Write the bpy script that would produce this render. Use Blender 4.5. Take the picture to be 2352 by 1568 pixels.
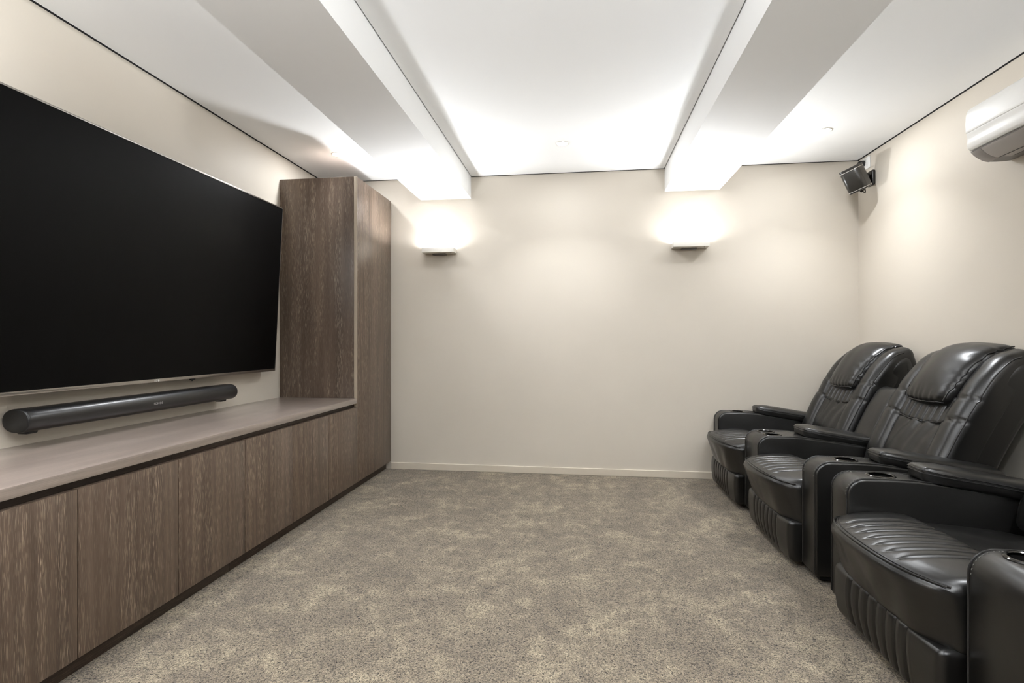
import bpy, bmesh, math
from mathutils import Vector, Matrix, noise

for o in list(bpy.data.objects):
    bpy.data.objects.remove(o)
S = bpy.context.scene
COL = S.collection

# ------------------------------------------------------------ camera, world, exposure
FPX, CXO = 1200.0, 157.0
YAW = math.atan(CXO / FPX)
EYE = 1.016
cam = bpy.data.cameras.new('camera')
cam.lens = FPX / 2352 * 36
cam.sensor_width = 36
cam.clip_start = 0.02
cam_o = bpy.data.objects.new('camera', cam)
cam_o.location = (0, 0, EYE)
cam_o.rotation_euler = (math.pi / 2, 0, YAW)
COL.objects.link(cam_o)
S.camera = cam_o
W = bpy.data.worlds.new('world')
S.world = W
W.use_nodes = True
W.node_tree.nodes['Background'].inputs[0].default_value = (0.5, 0.5, 0.5, 1)
W.node_tree.nodes['Background'].inputs[1].default_value = 0.02
S.view_settings.view_transform = 'Standard'
S.view_settings.look = 'None'
S.view_settings.gamma = 1
S.view_settings.use_curve_mapping = False
S.view_settings.exposure = 0.92
DOWN_W = 3.6       # watts of one downlight, wide part
BEAM_W = 2.8       # watts of its narrower beam
SCONCE_W = 6.8     # watts of one back wall light, thrown out over the ceiling
GLOW_W = 0.65        # watts of its small upward lamp
DOWN_SPREAD = 105          # opening of the downlights
THROW, SPREAD = 62, 106   # tilt of the thrown light away from the wall, its opening
LAMP_COL = (0.94, 0.966, 1.0)

# ------------------------------------------------------------ room numbers (metres)
XL, XR, YB, YF, ZC = -2.062, 1.968, 4.02, -0.95, 2.307
ZB = 2.136                       # underside of the beams
B1 = (-1.255, -0.850)
B2 = (0.624, 1.018)


def lin(r, g, b):
    f = lambda c: c / 12.92 if c <= .04045 else ((c + .055) / 1.055) ** 2.4
    return (f(r / 255), f(g / 255), f(b / 255), 1)


# ------------------------------------------------------------ materials
class NT:
    def __init__(self, name):
        self.m = bpy.data.materials.new(name)
        self.m.use_nodes = True
        self.t = self.m.node_tree
        self.p = self.t.nodes['Principled BSDF']

    def n(self, kind, **kw):
        nd = self.t.nodes.new(kind)
        for k, v in kw.items():
            if k.startswith('i_'):
                key = k[2:]
                key = int(key) if key.isdigit() else key.replace('_', ' ')
                nd.inputs[key].default_value = v
            else:
                setattr(nd, k, v)
        return nd

    def l(self, a, b):
        self.t.links.new(a, b)

    def ramp(self, fac, stops):
        r = self.n('ShaderNodeValToRGB')
        e = r.color_ramp.elements
        while len(e) < len(stops):
            e.new(0.5)
        for i, (p, c) in enumerate(stops):
            e[i].position = p
            e[i].color = c if len(c) == 4 else (*c, 1)
        self.l(fac, r.inputs[0])
        return r

    def bump(self, h, strength, dist, chain=None):
        b = self.n('ShaderNodeBump')
        b.inputs['Strength'].default_value = strength
        b.inputs['Distance'].default_value = dist
        self.l(h, b.inputs['Height'])
        if chain:
            self.l(chain.outputs[0], b.inputs['Normal'])
        self.l(b.outputs[0], self.p.inputs['Normal'])
        return b


def simple(name, col, rough, metal=0.0, spec=0.5, coat=0.0, bump=None):
    t = NT(name)
    t.p.inputs['Base Color'].default_value = col
    t.p.inputs['Roughness'].default_value = rough
    t.p.inputs['Metallic'].default_value = metal
    t.p.inputs['Specular IOR Level'].default_value = spec
    t.p.inputs['Coat Weight'].default_value = coat
    tc = t.n('ShaderNodeTexCoord')
    nz = t.n('ShaderNodeTexNoise')
    nz.inputs['Scale'].default_value = bump[0] if bump else 60
    nz.inputs['Detail'].default_value = 3
    t.l(tc.outputs['Object'], nz.inputs['Vector'])
    t.bump(nz.outputs[0], bump[1] if bump else 0.02, 0.002)
    return t.m


def paint(name, c1, c2, rough, spec=0.3):
    t = NT(name)
    tc = t.n('ShaderNodeTexCoord')
    a = t.n('ShaderNodeTexNoise', i_Scale=1.3, i_Detail=3.0)
    t.l(tc.outputs['Object'], a.inputs['Vector'])
    r = t.ramp(a.outputs[0], [(0.35, c1), (0.65, c2)])
    t.l(r.outputs[0], t.p.inputs['Base Color'])
    t.p.inputs['Roughness'].default_value = rough
    t.p.inputs['Specular IOR Level'].default_value = spec
    b = t.n('ShaderNodeTexNoise', i_Scale=220.0, i_Detail=2.0)
    t.l(tc.outputs['Object'], b.inputs['Vector'])
    t.bump(b.outputs[0], 0.04, 0.001)
    return t.m


def wood(name, axis, dark, mid, pore, rough=0.36, porous=1.0, coat=0.0):
    t = NT(name)
    tc = t.n('ShaderNodeTexCoord')
    oi = t.n('ShaderNodeObjectInfo')
    mul = t.n('ShaderNodeMath', operation='MULTIPLY')
    mul.inputs[1].default_value = 9.0
    t.l(oi.outputs['Random'], mul.inputs[0])
    add = t.n('ShaderNodeVectorMath', operation='ADD')
    t.l(tc.outputs['Object'], add.inputs[0])
    cmb = t.n('ShaderNodeCombineXYZ')
    for i in range(3):
        t.l(mul.outputs[0], cmb.inputs[i])
    t.l(cmb.outputs[0], add.inputs[1])

    def noise_(across, along, detail, dist=0.0, rough_=0.5):
        mp = t.n('ShaderNodeMapping')
        sc = [across] * 3
        sc[axis] = along
        mp.inputs['Scale'].default_value = sc
        t.l(add.outputs[0], mp.inputs[0])
        nz = t.n('ShaderNodeTexNoise')
        nz.inputs['Scale'].default_value = 1
        nz.inputs['Detail'].default_value = detail
        nz.inputs['Distortion'].default_value = dist
        nz.inputs['Roughness'].default_value = rough_
        t.l(mp.outputs[0], nz.inputs['Vector'])
        return nz
    bands = noise_(14, 0.7, 4, 0.6, 0.6)
    r1 = t.ramp(bands.outputs[0], [(0.3, dark), (0.7, mid)])
    # cathedral figure
    mp = t.n('ShaderNodeMapping')
    sc = [1.0] * 3
    sc[axis] = 0.10
    mp.inputs['Scale'].default_value = sc
    t.l(add.outputs[0], mp.inputs[0])
    wv = t.n('ShaderNodeTexWave', wave_type='RINGS', i_Scale=9.0, i_Distortion=5.0, i_Detail=2.0)
    wv.inputs['Detail Scale'].default_value = 1.2
    t.l(mp.outputs[0], wv.inputs['Vector'])
    m1 = t.n('ShaderNodeMixRGB', blend_type='MULTIPLY')
    m1.inputs[0].default_value = 0.22
    t.l(r1.outputs[0], m1.inputs[1])
    t.l(wv.outputs['Color'], m1.inputs[2])
    # limed pores: short pale dashes along the grain
    po = noise_(850, 26, 1.5, 0.0, 0.5)
    pr = t.ramp(po.outputs[0], [(0.56, (0, 0, 0)), (0.66, (1, 1, 1))])
    dens = noise_(26, 1.2, 2, 0.4)
    dr = t.ramp(dens.outputs[0], [(0.38, (0.18, 0.18, 0.18)), (0.62, (1, 1, 1))])
    mm = t.n('ShaderNodeMath', operation='MULTIPLY')
    t.l(pr.outputs[0], mm.inputs[0])
    t.l(dr.outputs[0], mm.inputs[1])
    mk = t.n('ShaderNodeMath', operation='MULTIPLY')
    mk.inputs[1].default_value = 0.60 * porous
    t.l(mm.outputs[0], mk.inputs[0])
    m2 = t.n('ShaderNodeMixRGB')
    t.l(mk.outputs[0], m2.inputs[0])
    t.l(m1.outputs[0], m2.inputs[1])
    m2.inputs[2].default_value = pore
    # fine dark fibre
    fi = noise_(900, 9, 2)
    fr = t.ramp(fi.outputs[0], [(0.3, (0.72, 0.72, 0.72)), (0.6, (1, 1, 1))])
    m3 = t.n('ShaderNodeMixRGB', blend_type='MULTIPLY')
    m3.inputs[0].default_value = 0.8
    t.l(m2.outputs[0], m3.inputs[1])
    t.l(fr.outputs[0], m3.inputs[2])
    t.l(m3.outputs[0], t.p.inputs['Base Color'])
    t.p.inputs['Roughness'].default_value = rough
    t.p.inputs['Specular IOR Level'].default_value = 0.42
    t.p.inputs['Coat Weight'].default_value = coat
    t.p.inputs['Coat Roughness'].default_value = 0.32
    t.bump(po.outputs[0], 0.12, 0.001)
    return t.m


def leather(name, col, rough=0.34):
    t = NT(name)
    tc = t.n('ShaderNodeTexCoord')
    t.p.inputs['Base Color'].default_value = col
    t.p.inputs['Specular IOR Level'].default_value = 0.62
    rn = t.n('ShaderNodeTexNoise', i_Scale=9.0, i_Detail=3.0)
    t.l(tc.outputs['Object'], rn.inputs['Vector'])
    rr = t.ramp(rn.outputs[0], [(0.3, (rough,) * 3), (0.7, (rough + .08,) * 3)])
    t.l(rr.outputs[0], t.p.inputs['Roughness'])
    g = t.n('ShaderNodeTexNoise', i_Scale=240.0, i_Detail=1.0)
    t.l(tc.outputs['Object'], g.inputs['Vector'])
    b1 = t.bump(g.outputs[0], 0.03, 0.0006)
    w = t.n('ShaderNodeTexNoise', i_Scale=22.0, i_Detail=3.0)
    t.l(tc.outputs['Object'], w.inputs['Vector'])
    t.bump(w.outputs[0], 0.05, 0.006, b1)
    return t.m


def carpet():
    t = NT('carpet_pile')
    tc = t.n('ShaderNodeTexCoord')
    big = t.n('ShaderNodeTexNoise', i_Scale=4.2, i_Detail=6.0, i_Distortion=0.35)
    big.inputs['Roughness'].default_value = 0.62
    t.l(tc.outputs['Object'], big.inputs['Vector'])
    mid = t.n('ShaderNodeTexNoise', i_Scale=17.0, i_Detail=4.0, i_Distortion=0.2)
    t.l(tc.outputs['Object'], mid.inputs['Vector'])
    mx = t.n('ShaderNodeMath', operation='MULTIPLY_ADD')
    mx.inputs[1].default_value = 0.42
    t.l(mid.outputs[0], mx.inputs[0])
    sc_ = t.n('ShaderNodeMath', operation='MULTIPLY')
    sc_.inputs[1].default_value = 0.58
    t.l(big.outputs[0], sc_.inputs[0])
    t.l(sc_.outputs[0], mx.inputs[2])
    r1 = t.ramp(mx.outputs[0], [(0.40, lin(120, 109, 94)), (0.52, lin(136, 124, 106)), (0.63, lin(162, 149, 126))])
    fine = t.n('ShaderNodeTexNoise', i_Scale=165.0, i_Detail=3.0, i_Distortion=1.2)
    fine.inputs['Roughness'].default_value = 0.7
    t.l(tc.outputs['Object'], fine.inputs['Vector'])
    r2 = t.ramp(fine.outputs[0], [(0.37, (0.05, 0.05, 0.05)), (0.47, (0.66, 0.66, 0.66)), (0.62, (1.36, 1.36, 1.36))])
    m = t.n('ShaderNodeMixRGB', blend_type='MULTIPLY')
    m.inputs[0].default_value = 1.0
    t.l(r1.outputs[0], m.inputs[1])
    t.l(r2.outputs[0], m.inputs[2])
    t.l(m.outputs[0], t.p.inputs['Base Color'])
    t.p.inputs['Roughness'].default_value = 0.95
    t.p.inputs['Specular IOR Level'].default_value = 0.1
    t.p.inputs['Sheen Weight'].default_value = 0.15
    t.bump(fine.outputs[0], 0.8, 0.006)
    return t.m


def emit(name, strength):
    t = NT(name)
    t.p.inputs['Base Color'].default_value = (0.8, 0.8, 0.8, 1)
    t.p.inputs['Emission Color'].default_value = (*LAMP_COL, 1)
    t.p.inputs['Emission Strength'].default_value = strength
    return t.m


M = {
    'wall': paint('wall_paint', lin(205, 197, 184), lin(209, 201, 188), 0.55, 0.35),
    'walld': paint('unseen_wall_dark', lin(34, 33, 32), lin(38, 37, 36), 0.6, 0.3),  # unseen front wall, coloured dark to keep the near recliner sides black
    'ceil': paint('ceiling_paint', lin(242, 242, 241), lin(244, 244, 243), 0.7, 0.2),
    'skirt': paint('skirting_paint', lin(206, 196, 180), lin(210, 200, 184), 0.35, 0.5),
    'void': simple('void_black', (0.01, 0.01, 0.01, 1), 0.9),
    'carpet': carpet(),
    'wood': wood('oak_vertical', 2, lin(84, 69, 58), lin(112, 95, 81), lin(200, 182, 160)),
    'woody': wood('oak_lengthwise_lit', 1, lin(146, 132, 123), lin(162, 148, 138), lin(190, 178, 166), 0.32, 0.3, 1.0),  # door oak made paler: light from above and sheen put into the colour
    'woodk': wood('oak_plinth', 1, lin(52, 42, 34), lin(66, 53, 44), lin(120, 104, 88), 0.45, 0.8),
    'edge': simple('oak_edge_band', lin(176, 162, 144), 0.35),
    'leather': leather('black_leather', (0.0060, 0.0057, 0.0052, 1), 0.285),
    'piping': simple('leather_piping', (0.016, 0.0155, 0.015, 1), 0.30),
    'thread': simple('grey_thread', (0.16, 0.155, 0.145, 1), 0.5),
    'void_cloth': simple('black_lining', (0.004, 0.004, 0.004, 1), 0.8),
    'chrome': simple('dark_chrome', (0.07, 0.068, 0.065, 1), 0.16, 1.0),
    'cup': simple('cup_black', (0.006, 0.006, 0.006, 1), 0.25),
    'screen': simple('screen_glass', (0.0005, 0.0005, 0.0005, 1), 0.40, 0.0, 0.10, 0.0, (4, 0.0)),
    'silver': simple('brushed_silver', (0.46, 0.44, 0.41, 1), 0.28, 1.0),
    'tvback': simple('tv_housing', (0.012, 0.012, 0.012, 1), 0.5),
    'sound': simple('soundbar_black', (0.0045, 0.0045, 0.005, 1), 0.29, 0.0, 0.7, 0.0, (3, 0.0)),
    'soundcap': simple('soundbar_cap', (0.006, 0.006, 0.006, 1), 0.5),
    'logo': simple('logo_grey', (0.42, 0.41, 0.40, 1), 0.4),
    'logow': simple('logo_pale', (0.75, 0.74, 0.72, 1), 0.35),
    'white': simple('white_plastic', lin(240, 239, 236), 0.42),
    'whitem': simple('white_metal', lin(226, 222, 214), 0.35),
    'grey': simple('grey_plastic', lin(168, 163, 160), 0.35),
    'greyd': simple('grey_plastic_deep', lin(120, 117, 115), 0.4),
    'spk': simple('speaker_grille', (0.020, 0.018, 0.015, 1), 0.30, 0.1, 0.6, 0.0, (1200, 0.03)),
    'spkcap': simple('speaker_cap', (0.02, 0.018, 0.016, 1), 0.30),
    'spkline': simple('speaker_trim', (0.60, 0.57, 0.53, 1), 0.35, 0.6),
    'bracket': simple('bracket_black', (0.012, 0.011, 0.010, 1), 0.3),
    'lens': emit('lamp_lens', 30.0),
}

# ------------------------------------------------------------ object helpers
BASE = {}


def tag(o, label=None, cat=None, group=None, kind=None):
    if label: o['label'] = label
    if cat: o['category'] = cat
    if group: o['group'] = group
    if kind: o['kind'] = kind
    return o


def thing(name, loc, label, cat, group=None):
    o = bpy.data.objects.new(name, None)
    o.empty_display_size = 0.05
    o.location = loc
    COL.objects.link(o)
    BASE[o.name] = Vector(loc)
    return tag(o, label, cat, group)


def build(name, vf, mat, parent=None, smooth=True, angle=40, bevel=0.0, origin=None):
    vs, fs = vf
    off = BASE[parent.name] if parent else Vector(origin or (0, 0, 0))
    me = bpy.data.meshes.new(name)
    me.from_pydata([Vector(v) - off for v in vs], [], fs)
    bm = bmesh.new()
    bm.from_mesh(me)
    bmesh.ops.recalc_face_normals(bm, faces=bm.faces)
    if bevel:
        ed = [e for e in bm.edges if len(e.link_faces) == 2 and e.calc_face_angle(0) > 0.5]
        bmesh.ops.bevel(bm, geom=ed, offset=bevel, segments=3 if bevel > .004 else 2, profile=0.5, affect='EDGES')
    bm.to_mesh(me)
    bm.free()
    if smooth:
        for p in me.polygons:
            p.use_smooth = True
        me.set_sharp_from_angle(angle=math.radians(angle))
    me.materials.append(M[mat])
    o = bpy.data.objects.new(name, me)
    COL.objects.link(o)
    BASE[o.name] = off.copy()
    if parent:
        o.parent = parent
    else:
        o.location = off
    return o


def box(x0, x1, y0, y1, z0, z1):
    v = [(x, y, z) for x in (x0, x1) for y in (y0, y1) for z in (z0, z1)]
    f = [(0, 1, 3, 2), (4, 6, 7, 5), (0, 4, 5, 1), (2, 3, 7, 6), (0, 2, 6, 4), (1, 5, 7, 3)]
    return v, f


def join(*parts):
    V, F = [], []
    for v, f in parts:
        k = len(V)
        V += list(v)
        F += [tuple(i + k for i in q) for q in f]
    return V, F


def prism(poly, y0, y1, fn=None):
    """polygon in (x,z) swept along y"""
    n = len(poly)
    v = [(x, y0, z) for x, z in poly] + [(x, y1, z) for x, z in poly]
    f = [tuple(range(n)), tuple(range(2 * n - 1, n - 1, -1))]
    f += [(i, i + n, (i + 1) % n + n, (i + 1) % n) for i in range(n)]
    if fn: v = [fn(*p) for p in v]
    return v, f


def axis_steps(a, b, r, step, k=4):
    r = min(r, (b - a) / 2 * .999)
    out = [a + r * (1 - math.cos(math.pi / 2 * i / k)) for i in range(k)]
    n = max(1, int(round((b - a - 2 * r) / step)))
    out += [a + r + (b - a - 2 * r) * i / n for i in range(n + 1)]
    out += [b - r * (1 - math.cos(math.pi / 2 * i / k)) for i in range(k - 1, -1, -1)]
    return out


def softbox(x0, x1, y0, y1, z0, z1, r, step=(.03, .03, .03), fn=None, k=4):
    lo, hi = (x0, y0, z0), (x1, y1, z1)
    R = [min(r, (hi[i] - lo[i]) / 2 * .999) for i in range(3)]
    rr = min(R)
    ax = [axis_steps(lo[i], hi[i], rr, step[i], k) for i in range(3)]
    idx, V, F = {}, [], []

    def vert(i, j, kk):
        key = (i, j, kk)
        if key not in idx:
            p = [ax[0][i], ax[1][j], ax[2][kk]]
            q = [min(max(p[a], lo[a] + rr), hi[a] - rr) for a in range(3)]
            d = Vector([p[a] - q[a] for a in range(3)])
            if d.length > 1e-9:
                d = d.normalized() * rr
            w = Vector(q) + d
            idx[key] = len(V)
            V.append(tuple(fn(*w)) if fn else tuple(w))
        return idx[key]
    n = [len(a) - 1 for a in ax]
    for j in range(n[1]):
        for kk in range(n[2]):
            for i in (0, n[0]):
                F.append((vert(i, j, kk), vert(i, j + 1, kk), vert(i, j + 1, kk + 1), vert(i, j, kk + 1)))
    for i in range(n[0]):
        for kk in range(n[2]):
            for j in (0, n[1]):
                F.append((vert(i, j, kk), vert(i + 1, j, kk), vert(i + 1, j, kk + 1), vert(i, j, kk + 1)))
    for i in range(n[0]):
        for j in range(n[1]):
            for kk in (0, n[2]):
                F.append((vert(i, j, kk), vert(i + 1, j, kk), vert(i + 1, j + 1, kk), vert(i, j + 1, kk)))
    return V, F


def tube(pts, r, n=8, closed=False):
    pts = [Vector(p) for p in pts]
    V, F = [], []
    m = len(pts)
    up = None
    for i, p in enumerate(pts):
        a = pts[(i - 1) % m] if closed or i else p
        b = pts[(i + 1) % m] if closed or i < m - 1 else p
        t = (b - a).normalized()
        if up is None:
            up = t.orthogonal().normalized()
        up = (up - t * up.dot(t)).normalized()
        s = t.cross(up)
        for q in range(n):
            c = 2 * math.pi * q / n
            V.append(p + (up * math.cos(c) + s * math.sin(c)) * r)
    for i in range(m if closed else m - 1):
        for q in range(n):
            a, b = i * n + q, i * n + (q + 1) % n
            c, d = ((i + 1) % m) * n + (q + 1) % n, ((i + 1) % m) * n + q
            F.append((a, b, c, d))
    if not closed:
        F.append(tuple(range(n)))
        F.append(tuple(range((m - 1) * n, m * n)))
    return V, F


def lathe(prof, c, axis=(0, 0, 1), n=32):
    """profile [(radius, height)] turned about axis through c"""
    ax = Vector(axis).normalized()
    u = ax.orthogonal().normalized()
    w = ax.cross(u)
    c = Vector(c)
    V, F = [], []
    for r, h in prof:
        for q in range(n):
            a = 2 * math.pi * q / n
            V.append(c + ax * h + (u * math.cos(a) + w * math.sin(a)) * max(r, 1e-5))
    for i in range(len(prof) - 1):
        for q in range(n):
            F.append((i * n + q, i * n + (q + 1) % n, (i + 1) * n + (q + 1) % n, (i + 1) * n + q))
    return V, F


def text(body, size, fn, depth=0.0006, spacing=1.0):
    """flat lettering; fn maps (along, up, out) to a point"""
    cu = bpy.data.curves.new('lettering', 'FONT')
    cu.body = body
    cu.size = size
    cu.align_x = 'CENTER'
    cu.align_y = 'CENTER'
    cu.space_character = spacing
    cu.extrude = depth
    cu.resolution_u = 4
    o = bpy.data.objects.new('lettering', cu)
    COL.objects.link(o)
    bpy.context.view_layer.update()
    dg = bpy.context.evaluated_depsgraph_get()
    me = bpy.data.meshes.new_from_object(o.evaluated_get(dg))
    V = [fn(*v.co) for v in me.vertices]
    F = [tuple(p.vertices) for p in me.polygons]
    bpy.data.objects.remove(o)
    bpy.data.meshes.remove(me)
    bpy.data.curves.remove(cu)
    return V, F


def cut(o, cutters):
    """subtract closed shapes from o's mesh (cup holes, lamp trays)"""
    off = BASE[o.name]
    cs = []
    for vf in cutters:
        c = build('cutter', vf, 'void', None, False)
        c.location = -off if o.parent is None else c.location
        m = o.modifiers.new('cut', 'BOOLEAN')
        m.object = c
        m.operation = 'DIFFERENCE'
        m.solver = 'EXACT'
        cs.append(c)
    bpy.context.view_layer.update()
    dg = bpy.context.evaluated_depsgraph_get()
    me = bpy.data.meshes.new_from_object(o.evaluated_get(dg))
    o.modifiers.clear()
    old = o.data
    o.data = me
    me.name = old.name
    bpy.data.meshes.remove(old)
    for c in cs:
        bpy.data.objects.remove(c)
    me.set_sharp_from_angle(angle=math.radians(35))
    return o


def cyl(c, r, z0, z1, n=32):
    v = [(c[0] + r * math.cos(2 * math.pi * i / n), c[1] + r * math.sin(2 * math.pi * i / n), z) for z in (z0, z1) for i in range(n)]
    f = [tuple(range(n)), tuple(range(n, 2 * n))] + [(i, (i + 1) % n, (i + 1) % n + n, i + n) for i in range(n)]
    return v, f


def spline(pts, n):
    P = [Vector(p) for p in pts]
    P = [P[0] * 2 - P[1]] + P + [P[-1] * 2 - P[-2]]
    out = []
    for i in range(1, len(P) - 2):
        for q in range(n):
            t = q / n
            a, b, c, d = P[i - 1], P[i], P[i + 1], P[i + 2]
            out.append(0.5 * ((2 * b) + (c - a) * t + (2 * a - 5 * b + 4 * c - d) * t * t + (3 * b - a - 3 * c + d) * t ** 3))
    out.append(P[-2])
    return out


def struct(name, vf, mat, label=None, cat=None, bevel=0.0, smooth=False):
    o = build(name, vf, mat, None, smooth, 40, bevel)
    o['kind'] = 'structure'
    if label: o['label'] = label
    if cat: o['category'] = cat
    return o


def area_light(name, parent, loc, power, size, size_y=None, up=False):
    L = bpy.data.lights.new(name, 'AREA')
    L.energy = power
    L.color = LAMP_COL
    L.shape = 'DISK' if size_y is None else 'RECTANGLE'
    L.size = size
    if size_y: L.size_y = size_y
    o = bpy.data.objects.new(name, L)
    COL.objects.link(o)
    o.parent = parent
    o.location = Vector(loc) - BASE[parent.name]
    if up: o.rotation_euler = (math.pi, 0, 0)
    return o


# ------------------------------------------------------------ room shell
ZT = ZC + 0.05
T = 0.12
struct('floor', box(XL - T, XR + T, YF - T, YB + T, -0.1, 0.0), 'carpet', 'mottled beige grey carpet covering the whole floor', 'floor')
struct('wall_left', box(XL - T, XL, YF - T, YB + T, 0, ZT), 'wall', 'beige painted wall behind the television', 'wall')
struct('wall_right', box(XR, XR + T, YF - T, YB + T, 0, ZT), 'wall', 'beige painted wall behind the black recliners', 'wall')
struct('wall_back', box(XL, XR, YB, YB + T, 0, ZT), 'wall', 'beige painted wall with two wall lights', 'wall')
struct('wall_front', box(XL, XR, YF - T, YF, 0, ZT), 'walld', 'unseen wall behind the camera, coloured dark so the recliner sides reflect little light', 'wall')
G = 0.009
struct('ceiling', box(XL - T, XR + T, YF - T, YB + T, ZT, ZT + 0.05), 'void', 'dark void above the ceiling shadow gaps', 'ceiling')
for x0, x1, lab in ((XL + G, B1[0] - G, 'white ceiling panel above the television side'),
                    (B1[1] + .006, B2[0] - .006, 'white ceiling panel between the two beams'),
                    (B2[1] + G, XR - G, 'white ceiling panel above the recliners')):
    c = struct('ceiling', box(x0, x1, YF + G, YB - G, ZC, ZC + 0.02), 'ceil', lab, 'ceiling')
for x0, x1, lab in ((*B1, 'white boxed beam nearer the television'), (*B2, 'white boxed beam nearer the recliners')):
    struct('ceiling_beam', box(x0, x1, YF + .001, YB, ZB, ZT), 'ceil', lab, 'beam')
for nm, vf in (('trim_1', box(XL, XL + .0015, YF, YB, ZC - .0035, ZT)), ('trim_2', box(XR - .0015, XR, YF, YB, ZC - .0035, ZT)),
               ('trim_3', box(XL, XR, YB - .0015, YB, ZC - .0025, ZT)), ('trim_4', box(XL, XR, YF, YF + .0015, ZC - .0025, ZT))):
    struct(nm, vf, 'void', 'thin black shadow line where the ceiling meets a wall', 'trim')
struct('baseboard_back', join(box(-1.50, XR, YB - .010, YB, 0, .053)), 'skirt', 'low beige skirting board along the wall with the lights', 'skirting', .003)
struct('baseboard_right', join(box(XR - .010, XR, YF, YB - .010, 0, .053)), 'skirt', 'low beige skirting board behind the recliners', 'skirting', .003)

# ------------------------------------------------------------ low cabinets, worktop, tall cabinet
XF = -1.5005
doors = [0.602, 0.997, 1.391, 1.788, 2.184, 2.579, 2.975, 3.371]
units = [((0, 1), 'low oak cabinet at the open end of the row, left of all others'),
         ((1, 3), 'low oak cabinet nearest the camera, its door edge cut by the frame'),
         ((3, 5), 'low oak cabinet in the middle of the row below the soundbar'),
         ((5, 7), 'low oak cabinet next to the tall cupboard')]
for (a, b), lab in units:
    y0, y1 = doors[a], doors[b]
    c = thing('low_cabinet', (XF - .25, (y0 + y1) / 2, .06), lab, 'cabinet', 'low oak cabinets under the worktop')
    build('body', box(XL + .002, XF - .028, y0 + .0005, y1 - .0005, .062, .597), 'woodk', c, False)
    for i in range(a, b):
        build('door', box(XF - .024, XF, doors[i] + .0016, doors[i + 1] - .0016, .061, .571), 'wood', c, True, 40, .0018)
t = build('worktop', box(XL + .001, XF + .002, doors[0] - .004, 3.3715, .5975, .6305), 'woody', None, True, 40, .0016)
tag(t, 'long brown oak worktop under the soundbar', 'worktop')
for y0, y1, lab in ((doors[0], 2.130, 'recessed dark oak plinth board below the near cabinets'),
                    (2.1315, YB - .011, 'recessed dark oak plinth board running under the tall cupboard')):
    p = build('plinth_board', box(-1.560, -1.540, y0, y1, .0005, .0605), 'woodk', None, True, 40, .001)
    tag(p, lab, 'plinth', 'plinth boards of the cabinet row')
tc_ = thing('tall_cabinet', (XF - .28, 3.70, .061), 'tall dark oak cupboard standing beside the corner', 'cupboard')
ZTC = 2.134
build('side_panel', box(XL + .002, XF - .0215, 3.373, 3.391, .061, ZTC), 'wood', tc_, True, 40, .0008)
build('body', box(XL + .002, XF - .024, 3.3912, YB - .012, .061, ZTC - .0005), 'woodk', tc_, False)
build('door', box(XF - .0215, XF, 3.3765, YB - .0125, .0612, ZTC - .0005), 'wood', tc_, True, 40, .0012)
build('edge_strip', box(XF - .0213, XF + .0004, 3.3732, 3.3762, .0612, ZTC - .001), 'edge', tc_, True, 40, .0006)

# ------------------------------------------------------------ television
TW, TH = 1.92, 1.056
TYC, TYR = 2.21, 3.17
x_b, z_b = -1.9685, 0.826
tilt = math.radians(3.1)
UPV = Vector((math.sin(tilt), 0, math.cos(tilt)))
OUT = Vector((math.cos(tilt), 0, -math.sin(tilt)))


def tvp(d, y, h):
    return Vector((x_b, 0, z_b)) + UPV * h + OUT * d + Vector((0, y, 0))


def tvbox(d0, d1, y0, y1, h0, h1):
    v, f = box(d0, d1, y0, y1, h0, h1)
    return [tvp(*p) for p in v], f


def ring(d0, d1, y0, y1, h0, h1, ws, wb, wt):
    return join(tvbox(d0, d1, y0, y1, h0, h0 + wb), tvbox(d0, d1, y0, y1, h1 - wt, h1),
                tvbox(d0, d1, y0, y0 + ws, h0 + wb, h1 - wt), tvbox(d0, d1, y1 - ws, y1, h0 + wb, h1 - wt))


ty0, ty1 = TYR - TW, TYR
tv = thing('television', (XL + .06, TYC, z_b), 'very large black flat television tilted forward on the beige wall', 'television')
build('housing', tvbox(-.030, -.004, ty0 + .004, ty1 - .004, .004, TH - .004), 'tvback', tv, True, 40, .003)
build('rear_cover', tvbox(-.058, -.030, ty0 + .22, ty1 - .22, .06, .62), 'tvback', tv, True, 40, .01)
fr = build('frame', ring(-.0305, 0, ty0, ty1, 0, TH, .0065, .0145, .0065), 'silver', tv, True, 40, .0012)
build('frame_line', ring(-.0005, .0012, ty0 + .0052, ty1 - .0052, .0125, TH - .0052, .0022, .0022, .0022), 'silver', fr, True)
build('screen', tvbox(-.004, -.001, ty0 + .0065, ty1 - .0065, .0145, TH - .0065), 'screen', tv, False)
yl = TYC + .003
build('logo_disc', lathe([(0, .0011), (.0052, .0011), (.0052, 0)], tvp(0, yl + .009, .0068), OUT, 24), 'logow', fr)
build('logo_lettering', text('LG', .013, lambda a, u, o: tvp(.0008 + o, yl - .008 + (a), .0068 + u), .0004), 'logow', fr, False)
build('sensor', join(tvbox(-.022, -.012, 2.444, 2.476, -.010, .002), tvbox(-.019, -.015, 2.455, 2.463, -.016, -.009)), 'tvback', tv, True, 40, .002)
build('wall_bracket', join(box(XL + .001, XL + .012, 1.85, 2.57, 1.12, 1.42),
                           box(XL + .010, XL + .034, 1.9, 1.94, 1.10, 1.45),
                           box(XL + .010, XL + .034, 2.48, 2.52, 1.10, 1.45)), 'bracket', tv, True, 40, .002)

# ------------------------------------------------------------ soundbar
SY0, SY1, SZ, SX = 1.615, 2.757, .7315, XL + .066
sb = thing('soundbar', (SX, 2.186, SZ - .044), 'long black cylindrical soundbar mounted on the wall below the television', 'soundbar')


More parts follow.
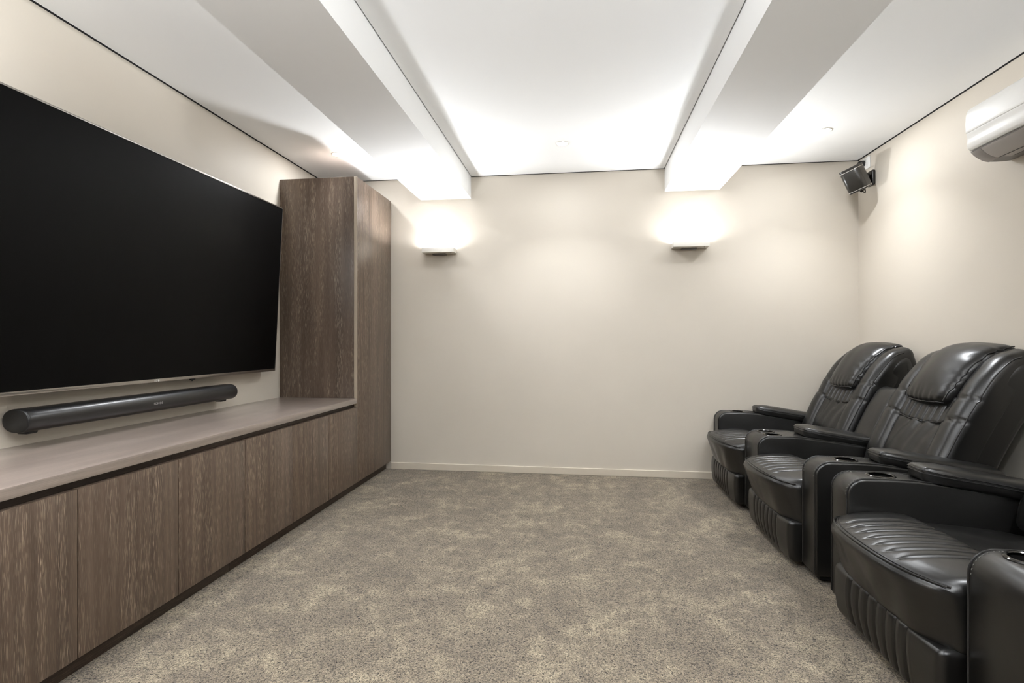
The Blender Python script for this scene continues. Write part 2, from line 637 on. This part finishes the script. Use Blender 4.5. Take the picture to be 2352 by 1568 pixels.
def sb_ring(y, s, n=40):
    out = []
    for i in range(n):
        a = 2 * math.pi * i / n
        c, si = math.cos(a), math.sin(a)
        ex = 2 / 2.25
        out.append((SX + .0575 * s * math.copysign(abs(c) ** ex, c), y, SZ + .0435 * s * math.copysign(abs(si) ** ex, si)))
    return out


def rings(rs, caps=True):
    n = len(rs[0])
    V = [p for r in rs for p in r]
    F = [(i * n + q, i * n + (q + 1) % n, (i + 1) * n + (q + 1) % n, (i + 1) * n + q) for i in range(len(rs) - 1) for q in range(n)]
    if caps:
        F += [tuple(range(n)), tuple(range((len(rs) - 1) * n, len(rs) * n))]
    return V, F


build('body', rings([sb_ring(SY0 + .003, .97), sb_ring(SY0 + .005, .99)] + [sb_ring(SY0 + .008 + (SY1 - SY0 - .016) * i / 40, 1) for i in range(41)] + [ sb_ring(SY1 - .005, .99), sb_ring(SY1 - .003, .97)]), 'sound', sb, True, 60)
for y, s in ((SY0, 1), (SY1, -1)):
    build('end_cap', rings([sb_ring(y, .90), sb_ring(y + s * .001, .94), sb_ring(y + s * .004, .965)]), 'soundcap', sb, True, 50)
tz = SZ - .002


def sb_text(a, u, o):
    zz = tz + u * .98
    k = (zz - SZ) / .0435
    xx = SX + .0575 * (1 - abs(k) ** 2.25) ** (1 / 2.25)
    return Vector((xx + .0002 + o, 2.188 + a, zz))


build('logo_lettering', text('SONOS', .0145, sb_text, .0003, 1.15), 'logo', sb, False)
for y in (1.665, 2.70):
    build('mount_foot', softbox(SX - .03, SX + .012, y - .022, y + .022, SZ - .052, SZ - .036, .006, (.02, .02, .02)), 'soundcap', sb)
    build('wall_bracket', box(XL + .0005, XL + .014, y - .02, y + .02, SZ - .03, SZ + .03), 'bracket', sb, True, 40, .002)

# ------------------------------------------------------------ downlights
for y, row in ((3.42, 'back'), (1.15, 'mid')):
    for x, side in ((-1.66, 'above the television side'), (-0.116, 'between the two beams'), (1.482, 'above the recliners')):
        where = {'back': 'near the wall with the two wall lights', 'mid': 'in the second row over the room'}[row]
        d = thing('downlight', (x, y, ZC), 'round white recessed downlight %s, %s' % (side, where), 'downlight', 'recessed ceiling downlights')
        build('trim_ring', lathe([(.0352, -.0005), (.0358, -.0032), (.040, -.0042), (.0445, -.0028), (.0455, -.0001)], (x, y, ZC), (0, 0, 1), 48), 'whitem', d, True, 60)
        build('lens', lathe([(0, -.0012), (.0352, -.0012)], (x, y, ZC), (0, 0, 1), 48), 'lens', d)
        area_light('lamp', d, (x, y, ZC - .0045), DOWN_W, .068)
        area_light('lamp', d, (x, y, ZC - .0050), BEAM_W, .050).data.spread = math.radians(DOWN_SPREAD)

# ------------------------------------------------------------ wall lights (open trays throwing light upward)
for cx, yw, sd, lab in ((-1.094, YB, 1, 'white box wall light nearer the tall oak cupboard'),
                        (0.800, YB, 1, 'white box wall light nearer the corner with the small speaker'),
                        (-1.094, YF, -1, 'added unseen uplight behind the camera on the television side, brightening the ceiling'),
                        (0.800, YF, -1, 'added unseen uplight behind the camera on the recliner side, brightening the ceiling')):  # last two are added out of view to light the ceiling
    w, dp, h = .255, .092, .036
    z0 = 1.706

    def sbx(x0, x1, d0, d1, za, zb):
        """box by distance from the wall"""
        ya, yb_ = sorted((yw - sd * d0, yw - sd * d1))
        return box(x0, x1, ya, yb_, za, zb)
    s = thing('wall_light', (cx, yw, z0), lab, 'wall light', 'uplights on the beige walls')
    b = build('tray', sbx(cx - w / 2, cx + w / 2, .0005, dp, z0, z0 + h), 'whitem', s, True, 40, .0015)
    cut(b, [sbx(cx - w / 2 + .004, cx + w / 2 - .004, .003, dp - .004, z0 + .004, z0 + h + .02)])
    build('rim_lip', sbx(cx - w / 2 - .001, cx + w / 2 + .001, dp - .0005, dp + .001, z0 + .0005, z0 + .004), 'whitem', b, False)
    build('mount_block', sbx(cx - .058, cx + .050, .0005, .034, z0 - .011, z0 - .0002), 'greyd', s, True, 40, .002)
    build('screw', lathe([(0, -.003), (.004, -.003), (.005, 0)], (cx + w / 2 - .03, yw - sd * .062, z0), (0, 0, 1), 16), 'silver', s)
    build('emitter', sbx(cx - .088, cx + .088, .028, .056, z0 + .0042, z0 + .0180), 'lens', s, False)
    g_ = area_light('lamp', s, (cx, yw - sd * .048, z0 + .0215), GLOW_W, .150, .022, True)
    g_.rotation_euler = (math.pi + sd * math.radians(24), 0, 0)
    g_.data.spread = math.radians(165)
    for off, yaw, share in ((-.062, 45, .25), (0, 0, .50), (.062, -45, .25)):
        m_ = area_light('lamp', s, (cx + off, yw - sd * .022, z0 + .0245), SCONCE_W * (1.0 if sd > 0 else 8.5) * share, .056, .020, True)  # added pair behind the camera runs far stronger, as ceiling fill
        m_.rotation_euler = (math.pi + sd * math.radians(THROW), 0, math.radians(-yaw))
        m_.data.spread = math.radians(SPREAD)

# ------------------------------------------------------------ split air conditioner
AY0, AY1 = 1.86, 2.685
ac = thing('air_conditioner', (XR, (AY0 + AY1) / 2, 1.845), 'white split air conditioner high on the wall above the recliners', 'air conditioner')
prof = spline([(XR - .001, 0, 2.115), (1.85, 0, 2.112), (1.800, 0, 2.098), (1.7815, 0, 2.076), (1.7765, 0, 2.03), (1.7775, 0, 1.985)], 6)
prof = [(p.x, p.z) for p in prof]


upper = prof + [(1.7795, 1.981), (1.83, 1.970), (XR - .001, 1.97)]
build('front_panel', prism(upper, AY0, AY1), 'white', ac, True, 30, .002)
low = [(p.x, p.z) for p in spline([(1.7797, 0, 1.9802), (1.7845, 0, 1.955), (1.7835, 0, 1.930), (1.7865, 0, 1.912), (1.7945, 0, 1.901)], 6)]
low += [(1.80, 1.900), (XR - .001, 1.900), (XR - .001, 1.966), (1.83, 1.966)]
build('lower_panel', prism(low, AY0, AY1), 'white', ac, True, 30, .0015)
under = [(p.x, p.z) for p in spline([(1.797, 0, 1.896), (1.826, 0, 1.868), (1.860, 0, 1.850), (1.90, 0, 1.846), (1.945, 0, 1.8475)], 6)]
build('casing', prism(under + [(XR - .001, 1.850), (XR - .001, 1.898), (1.80, 1.898)], AY0, AY1), 'greyd', ac, True, 30, .0015)


def under_at(t):
    i = t * (len(under) - 1)
    k = min(int(i), len(under) - 2)
    a, b = Vector(under[k]), Vector(under[k + 1])
    p = a + (b - a) * (i - k)
    n = Vector(((b - a).y, -(b - a).x)).normalized()
    if n.y > 0: n = -n
    return p, n


def vane(t0, t1, y0, y1, lift, th=.003):
    top, bot = [], []
    for q in range(9):
        p, n = under_at(t0 + (t1 - t0) * q / 8)
        bot.append(tuple(p + n * lift))
        top.append(tuple(p + n * (lift - th)))
    return prism(bot + top[::-1], y0, y1)


build('louver', vane(.03, .56, AY0 + .06, AY1 - .062, .0022), 'grey', ac, True, 30, .0006)
build('end_cover', vane(.03, .60, AY1 - .060, AY1 - .001, .0022), 'grey', ac, True, 30, .0006)
build('end_cover', vane(.03, .60, AY0 + .001, AY0 + .058, .0022), 'grey', ac, True, 30, .0006)
build('louver', vane(.60, .80, AY0 + .06, AY1 - .080, .0016), 'grey', ac, True, 30, .0006)
build('slot', vane(.565, .592, AY0 + .06, AY1 - .066, .0008), 'void', ac, False)
build('slot', vane(.81, .83, AY0 + .06, AY1 - .095, .0008), 'void', ac, False)

# ------------------------------------------------------------ corner speaker, socket and plug
SC = Vector((1.825, 3.762, 2.103))
s_up = Vector((-.43, -.06, .90)).normalized()
s_fr = Vector((-.72, -.58, 0))
s_fr = (s_fr - s_up * s_fr.dot(s_up)).normalized()
s_rt = s_up.cross(s_fr)


def sp(a, b, c):
    return SC + s_fr * a + s_rt * b + s_up * c


def rsq(half, r, c, n=6):
    out = []
    for sx, sy, a0 in ((1, 1, 0), (-1, 1, 90), (-1, -1, 180), (1, -1, 270)):
        for i in range(n + 1):
            a = math.radians(a0 + 90 * i / n)
            out.append(sp(sx * (half - r) + r * math.cos(a), sy * (half - r) + r * math.sin(a), c))
    return out


spk = thing('speaker', tuple(SC - s_up * .08), 'small dark tilted speaker on a bracket in the ceiling corner', 'speaker')
build('grille', rings([rsq(.059, .028, -.070), rsq(.060, .028, -.068), rsq(.060, .028, .062), rsq(.059, .028, .064)]), 'spk', spk, True, 40)
build('top_cap', rings([rsq(.060, .028, .0665), rsq(.0605, .028, .068), rsq(.0605, .028, .081), rsq(.058, .027, .083)]), 'spkcap', spk, True, 40)
build('trim_line', rings([rsq(.0611, .028, .0636), rsq(.0611, .028, .0668)]), 'spkline', spk, True, 40)
build('trim_line', rings([rsq(.0608, .028, -.0735), rsq(.0608, .028, -.0705)]), 'spkline', spk, True, 40)
build('base_cap', rings([rsq(.052, .026, -.083), rsq(.0585, .028, -.080), rsq(.0595, .028, -.0737)]), 'spkcap', spk, True, 40)
BY, BZ = 3.83, 2.122
br = build('wall_bracket', softbox(XR - .024, XR - .0005, BY - .036, BY + .036, BZ - .052, BZ + .052, .010, (.02, .03, .03)), 'bracket', spk)
piv = Vector((XR - .055, BY - .006, BZ - .004))
build('pivot', lathe([(0, -.030), (.026, -.030), (.028, -.027), (.028, .027), (.026, .030), (0, .030)], piv, (.15, .1, 1), 28), 'bracket', br)
build('arm', tube([(XR - .02, BY, BZ), tuple(piv), tuple(sp(-.050, 0, -.012)), tuple(sp(-.066, 0, -.06)), tuple(sp(-.052, 0, -.088)), tuple(sp(.0, 0, -.090))], .0095, 10), 'bracket', br)
build('back_plate', softbox(-.072, -.060, -.022, .022, -.055, .010, .004, (.02, .02, .02), sp), 'bracket', br)
lp = [sp(-.030 + .020 * math.cos(a), .004, -.094 + .017 * math.sin(a)) for a in [2 * math.pi * i / 24 for i in range(24)]]
build('cable_loop', tube(lp, .0028, 8, True), 'bracket', spk)
ol = thing('power_outlet', (XR, 3.918, 2.245), 'white square wall socket just above the corner speaker', 'socket')
pl = build('plate', softbox(XR - .011, XR - .0003, 3.858, 3.978, 2.206, 2.288, .004, (.02, .04, .04)), 'white', ol)
build('socket_face', lathe([(.024, 0), (.024, .004), (0, .004)], (XR - .0105, 3.915, 2.250), (-1, 0, 0), 28), 'white', pl)
build('switch', softbox(XR - .0145, XR - .010, 3.872, 3.884, 2.262, 2.278, .002, (.01, .01, .01)), 'white', pl)
pg = thing('power_plug', (XR - .015, 3.918, 2.250), 'black round plug pushed into the white socket by the corner speaker', 'plug')
build('body', lathe([(.0, .0005), (.0215, .0005), (.0225, .003), (.0225, .013), (.020, .015), (.0195, .017), (.0215, .019), (.0205, .030), (.015, .036), (0, .037)], (XR - .0145, 3.918, 2.250), (-1, 0, 0), 28), 'bracket', pg)
build('cord', tube(spline([(XR - .048, 3.918, 2.250), (XR - .066, 3.910, 2.243), (XR - .075, 3.892, 2.215), (XR - .070, 3.87, 2.18), tuple(sp(-.075, .02, .03))], 6), .0034, 8), 'bracket', pg)

# ------------------------------------------------------------ black leather recliner loveseats
ARM, SEAT, CON = .132, .588, .235
LEN = 2 * ARM + 2 * SEAT + CON
XA = .975                          # front of the arms
DEP = XR - .018 - XA


def wr(x, y, z, a=.0025, s=9.0):
    return a * noise.noise(Vector((x * s, y * s, z * s)))


def arm_profile(x0, zt, xb=1.88):
    r = .062
    pts = [(x0 + .004, .030), (x0, .045)]
    for i in range(9):
        a = math.pi - math.pi / 2 * i / 8
        pts.append((x0 + r + r * math.cos(a), zt - r + r * math.sin(a)))
    pts += [(1.14, zt), (1.21, zt - .002), (1.30, zt - .012), (1.56, zt - .048), (xb - .02, zt - .085), (xb, zt - .10), (xb, .045), (xb - .01, .030)]
    return pts


BACKP = [(1.515, 0, .36), (1.538, 0, .45), (1.582, 0, .56), (1.655, 0, .71), (1.713, 0, .81), (1.778, 0, .895), (1.832, 0, .940), (1.885, 0, .955)]
bsp = [Vector((p.x, p.z)) for p in spline(BACKP, 14)]
bl = [0.0]
for i in range(1, len(bsp)):
    bl.append(bl[-1] + (bsp[i] - bsp[i - 1]).length)


def back_at(v):
    v = max(0, v)
    if v >= bl[-1]:
        t = (bsp[-1] - bsp[-2]).normalized()
        p = bsp[-1] + t * (v - bl[-1])
    else:
        k = 0
        while bl[k + 1] < v: k += 1
        f = (v - bl[k]) / (bl[k + 1] - bl[k])
        p = bsp[k] + (bsp[k + 1] - bsp[k]) * f
        a, b = max(k - 3, 0), min(k + 4, len(bsp) - 1)
        t = (bsp[b] - bsp[a]).normalized()
    return p, Vector((-t.y, t.x))


def v_of_z(z):
    for i in range(len(bsp)):
        if bsp[i].y >= z: return bl[i]
    return bl[-1]


VR0, VR1 = v_of_z(.640), v_of_z(.738)
VTOP = bl[-1]


def bp(y, v, w):
    p, n = back_at(v)
    q = p + n * w
    return Vector((min(q.x, XR - .022), y, q.y))


def groove(d, s):
    return math.exp(-(d / s) ** 2)


RIBS = [(-3 + i) * .050 for i in range(7)]


def make_arm(name, y0, y1, x0, zt, cups, pad, root):
    prof_ = arm_profile(x0, zt)
    a = build(name, prism(prof_, y0, y1), 'leather', root, True, 50, .010)
    cut(a, [cyl((cx, cy), .0405, zt - .075, zt + .05) for cx, cy in cups])
    # piping along both edges of the front and top band
    line = [p for p in prof_[1:] if p[0] < 1.6 or p[1] > .3][:-2]
    for yy in (y0 + .007, y1 - .007):
        pts = []
        for i, (px, pz) in enumerate(line):
            q0, q1 = Vector(line[max(i - 1, 0)]), Vector(line[min(i + 1, len(line) - 1)])
            t = (q1 - q0).normalized()
            nn = Vector((-t.y, t.x))
            pts.append((px + nn.x * .0002, yy, pz + nn.y * .0002))
        build('piping', tube(pts, .0030, 8), 'piping', a)
    st = []
    for yy in (y0 + .0165, y1 - .0165):
        dist, nxt = 0.0, 0.0
        for i in range(len(line) - 1):
            p, q = Vector(line[i]), Vector(line[i + 1])
            if p.y < .12 or p.x > 1.24: continue
            L_ = (q - p).length
            t_ = (q - p).normalized()
            nn = Vector((-t_.y, t_.x))
            a_ = 0.0
            while a_ + .005 < L_:
                u0, u1 = p + t_ * a_ + nn * .0006, p + t_ * (a_ + .0045) + nn * .0006
                if all((Vector((cx, cy)) - Vector((u0.x, yy))).length > .05 or u0.y < zt - .02 for cx, cy in cups):
                    st.append(tube([(u0.x, yy, u0.y), (u1.x, yy, u1.y)], .0009, 4))
                a_ += .0075
    build('stitching', join(*st), 'thread', a)['kind'] = 'stuff'
    for cx, cy in cups:
        c = build('cup_holder', lathe([(.0, -.068), (.036, -.068), (.0385, -.064), (.0385, -.002), (.0390, .0006)], (cx, cy, zt), (0, 0, 1), 36), 'cup', a)
        build('rim', lathe([(.0375, -.004), (.0378, .0020), (.0405, .0042), (.0450, .0038), (.0482, .0004), (.0482, -.0008)], (cx, cy, zt), (0, 0, 1), 40), 'chrome', a)
    # padded rest on the sloping rear of the arm
    px0, px1, yo, yi, th = pad

    def padf(x, y, z):
        f = (x - px0) / (px1 - px0)
        top = zt - .008 - .052 * max(0, (x - 1.24)) / .32
        # nose is narrower and rounded
        yc, hw = (yo + yi) / 2, (yi - yo) / 2
        k = (y - yc) / hw
        nar = 1 - .30 * max(0, 1 - f / .22) ** 2
        bul = .014 * (1 - k * k) * (1 if z > th * .5 else 0) * min(1, f * 6)
        return (x + .0, yc + k * hw * nar, top + z + bul + wr(x, y, z, .0016, 14))
    p = build('arm_pad', softbox(px0, px1, yo, yi, 0, th, .020, (.02, .02, .012), padf), 'leather', a)
    loop = []
    for zz in (.62, .80):
        e = .0006
        L = [padf(px0 + .016 + (px1 - px0 - .032) * i / 24, yo - e, th * zz) for i in range(25)][::-1]
        fr_ = [padf(px0 - e, yo + .014 + (yi - yo - .028) * i / 10, th * zz) for i in range(11)]
        R = [padf(px0 + .016 + (px1 - px0 - .032) * i / 24, yi + e, th * zz) for i in range(25)]
        build('piping', tube(L + fr_ + R, .0020, 6), 'piping', a)
    return a


def make_seat(yc, root):
    hw = SEAT / 2 - .004

    # padded front roll of the seat with stitched channels
    def sf(x, y, z):
        k = (y - yc) / hw
        bow = .066 * (1 - min(1, abs(k)) ** 2.4)
        fx = max(0, 1 - (x - .905) / .26)
        top = max(0, (z - .33) / .06)
        lo = max(0, min(1, (z - .195) / .19))          # 0 at the lower hem, 1 at the top edge
        x2 = x - bow * fx * (.30 + .70 * lo) + .030 * (1 - lo) * min(1, fx * 1.4) + .040 * abs(k) ** 6 * fx
        u = (x - .905) / .27
        uc = min(1, max(0, u))
        z2 = z + top * (.030 * math.sin(math.pi * (.06 + .74 * uc)) ** .8 - .014 * abs(k) ** 3 - .012)
        if u > .12:
            f = min(1, (u - .12) * 8) * top
            d = min(abs(y - yc - r) for r in RIBS)
            if abs(y - yc) < .175:
                z2 += f * (.0050 * min(1, d / .025) ** .55 - .0055 * groove(d, .0045))
            else:
                z2 += f * .0045
        g = groove(u - .085, .016) + .8 * groove(u - .030, .016)
        z2 -= top * .0035 * g
        if z < .37 and x < .98:
            x2 += .0030 * math.sin((y - yc) * 46 + (z - .2) * 16) * math.sin(math.pi * (z - .19) / .2) + wr(x, y, z * .5, .005, 11)
        return (x2, y, z2)
    s = build('seat', softbox(.905, 1.175, yc - hw, yc + hw, .195, .392, .030, (.012, .0036, .016), sf, 5), 'leather', root, True, 70)
    for off in (.006, .018):
        pts = []
        for i in range(33):
            y = yc - hw + .010 + (2 * hw - .020) * i / 32
            q = Vector(sf(.905 + .27 * (.03 + off * 3.3), y, .392))
            pts.append(q + Vector((0, 0, .0006)))
        build('piping', tube(pts, .0028, 6), 'piping', s)

    st = []
    for r in RIBS:
        st.append(tube([Vector(sf(.905 + .27 * (.15 + .62 * i / 16), yc + r, .392)) + Vector((0, 0, .0014)) for i in range(17)], .0011, 5))
    build('stitching', join(*st), 'thread', s)['kind'] = 'stuff'

    def rf(x, y, z):
        k = (y - yc) / hw
        u = (x - 1.165) / .45
        z2 = z
        if z > .33:
            z2 += -.014 + .010 * (1 - k * k) - .045 * u + .004 * math.sin(y * 31 + x * 11) * max(0, u) + wr(x, y, z, .006, 7)
        return (x, y, z2)
    build('seat_rear', softbox(1.100, 1.62, yc - hw, yc + hw, .22, .392, .028, (.02, .02, .03), rf), 'leather', s, True, 70)

    # channelled footrest panel below the lip
    def ff(x, y, z):
        k = (y - yc) / hw
        t = max(0, min(1, (z - .030) / .185))
        x2 = x
        if x < 1.0:
            w = (1.0 - x) / .055
            d = min(abs(y - yc - r) for r in RIBS)
            puff = (.0055 * min(1, d / .025) ** .6 - .0065 * groove(d, .0045)) if abs(y - yc) < .175 else .0050
            x2 -= w * (.030 * math.sin(math.pi * (.10 + .62 * t)) * (1 - .45 * abs(k) ** 4) + puff)
            x2 += wr(x, y, z, .003, 8)
        return (x2, y, z)
    f = build('footrest', softbox(.945, 1.06, yc - hw + .004, yc + hw - .004, .030, .214, .018, (.02, .0036, .014), ff, 5), 'leather', root, True, 70)
    st = [tube([Vector(ff(.945, yc + r, .052 + .145 * i / 14)) + Vector((-.0012, 0, 0)) for i in range(15)], .0011, 5) for r in RIBS]
    build('stitching', join(*st), 'thread', f)['kind'] = 'stuff'
    return s


def make_back(yc, root):
    hw = SEAT / 2 - .004
    bw = .135

    def shell(y, v, w):
        return bp(yc + y, v, w)
    sh = build('backrest', softbox(-hw + .006, hw - .006, .02, VTOP + .012, -.215, -.022, .035, (.05, .03, .04), shell), 'leather', root, True, 70)
    for sgn in (-1, 1):
        def bo(y, v, w, sgn=sgn):
            e = (y - (-bw / 2)) / bw
            k = (y / (bw / 2))
            # shoulders narrow toward the top
            inn = .018 * max(0, (v - VR1) / (VTOP - VR1)) ** 1.5
            ww = w
            if w > -.03:
                ww += .022 * (1 - k * k) - .010 * groove(v - VR1 - .02 - sgn * k * .012, .005) - .010 * groove(v - VR0 - .018 - sgn * k * .012, .005)
                ww += wr(y + yc, v, w, .0045, 10)
            return bp(yc + sgn * (hw - bw / 2) + y - sgn * inn, v, ww)
        b = build('side_bolster', softbox(-bw / 2, bw / 2, 0, VTOP + .045, -.130, .004, .034, (.016, .010, .03), bo, 5), 'leather', sh, True, 70)
        pts = [bo(sgn * (bw / 2 - .004), .05 + (VTOP - .07) * i / 40, -.004) for i in range(41)]
        build('piping', tube(pts, .0030, 6), 'piping', sh)
    cw = hw - bw + .012

    def lum(y, v, w):
        k = y / cw
        ww = w
        if w > -.03:
            ww += .012 * (1 - k * k) * math.sin(math.pi * max(0, min(1, v / VR0))) ** .6
            ww += .0055 * math.sin(y * 62 + v * 22 + 2 * noise.noise(Vector((y * 6, v * 6, yc)))) * max(0, v / VR0) * (1 - abs(k) ** 3) + wr(y, v, yc, .004, 10)
        return bp(yc + y, v, ww)
    build('lumbar_panel', softbox(-cw, cw, 0, VR0, -.05, -.002, .014, (.010, .012, .02), lum, 4), 'leather', sh, True, 70)

    def rib(y, v, w):
        ww = w
        if w > -.03:
            d = min(abs(y - (-2.5 + i) * .050) for i in range(6))
            ww += .003 + .0045 * min(1, d / .025) ** .6 - .0050 * groove(d, .0045)
        sag = -.016 * (1 - (y / cw) ** 2)
        return bp(yc + y, v + sag, ww)
    build('ribbed_panel', softbox(-cw, cw, VR0 + .004, VR1 + .03, -.05, -.004, .010, (.0036, .014, .02), rib, 4), 'leather', sh, True, 70)
    st = [tube([rib((-2.5 + q) * .050, VR0 + .012 + (VR1 - VR0 + .005) * i / 10, -.0028) for i in range(11)], .0011, 5) for q in range(6)]
    build('stitching', join(*st), 'thread', sh)['kind'] = 'stuff'
    pts = [rib(-cw + .01 + (2 * cw - .02) * i / 24, VR0 + .004, -.004) for i in range(25)]
    build('piping', tube(pts, .0030, 6), 'piping', sh)

    PH = VTOP + .055 - (VR1 - .020)

    def pil(y, v, w):
        t = (v - (VR1 - .020)) / PH
        k = y / .170
        nar = .84 + .16 * min(1, max(0, t) * 1.9) ** .8
        ww = w
        if w > 0:
            ww += .040 * (1 - abs(k) ** 2.6) * math.sin(math.pi * (.08 + .84 * max(0, min(1, t)))) ** .7
            edge = max(0, abs(k) - .62) / .38
            ww += .0035 * edge * math.sin(v * 120 + 7 * noise.noise(Vector((v * 14, k * 2, yc)))) + .0025 * max(0, 1 - t * 5) * math.sin(y * 150 + 5 * noise.noise(Vector((y * 12, 0, yc))))
            ww += wr(y, v, yc, .004, 8)
        sag = -.014 * (1 - k * k) * max(0, 1 - t * 2)
        return bp(yc + y * nar, v + sag, ww)
    p = build('headrest_pillow', softbox(-.170, .170, VR1 - .020, VTOP + .055, -.07, .030, .030, (.009, .009, .02), pil, 5), 'leather', sh, True, 70)
    for sgn in (-1, 1):
        pts = [pil(sgn * .1655, VR1 - .012 + (PH - .025) * i / 36, .026) for i in range(37)]
        build('piping', tube(pts, .0028, 6), 'piping', sh)
    pts = [pil(-.16 + .32 * i / 24, VR1 - .0175, .020) for i in range(25)]
    build('piping', tube(pts, .0028, 6), 'piping', sh)
    # stretched cloth back cover behind the shoulders
    return sh


def make_loveseat(y0, label):
    root = thing('recliner_loveseat', (XA + .48, y0 + LEN / 2, 0), label, 'recliner', 'black leather recliner loveseats along the wall')
    yA = y0
    yS1 = yA + ARM
    yC = yS1 + SEAT
    yS2 = yC + CON
    yB = yS2 + SEAT
    zt, zc = .511, .489
    build('base', box(1.0, 1.86, yA + .02, yB + ARM - .02, .012, .20), 'void_cloth', root, False)
    make_arm('armrest', yA + .001, yA + ARM - .001, XA, zt, [(1.122, yA + ARM / 2)], (1.235, 1.70, yA - .004, yA + ARM + .012, .056), root)
    make_arm('armrest', yB + .001, yB + ARM - .001, XA, zt, [(1.122, yB + ARM / 2)], (1.235, 1.70, yB - .012, yB + ARM + .002, .056), root)
    make_arm('centre_console', yC + .001, yC + CON - .001, XA + .004, zc, [(1.075, yC + .062), (1.075, yC + CON - .062)], (1.235, 1.60, yC + .006, yC + CON - .006, .056), root)

    def cb(x, y, z):
        v = z
        return bp(yC + CON / 2 + y, v, x - .012 * max(0, (z - .30) / .16) ** 2)
    build('console_back', softbox(-.12, -.012, -CON / 2 + .004, CON / 2 - .004, .06, v_of_z(.785), .05, (.03, .03, .03), cb), 'leather', root, True, 70)
    for yc in (yS1 + SEAT / 2, yS2 + SEAT / 2):
        make_seat(yc, root)
        make_back(yc, root)
    for fx in (1.03, 1.80):
        for fy in (yA + .06, yB + ARM - .06):
            build('foot', lathe([(0, .0005), (.022, .0005), (.025, .006), (.025, .031), (0, .031)], (fx, fy, 0), (0, 0, 1), 20), 'bracket', root)
    return root


def copy_tree(o, parent=None):
    c = o.copy()
    COL.objects.link(c)
    c.parent = parent
    for ch in list(o.children):
        copy_tree(ch, c)
    return c


love = make_loveseat(2.332, 'black leather recliner loveseat in the corner, both headrest pillows in view')
bpy.context.view_layer.update()
near = copy_tree(love)
near.location.y += (2.197 - LEN) - 2.332
near['label'] = 'black leather recliner loveseat nearest the camera, cut off by the right frame edge'
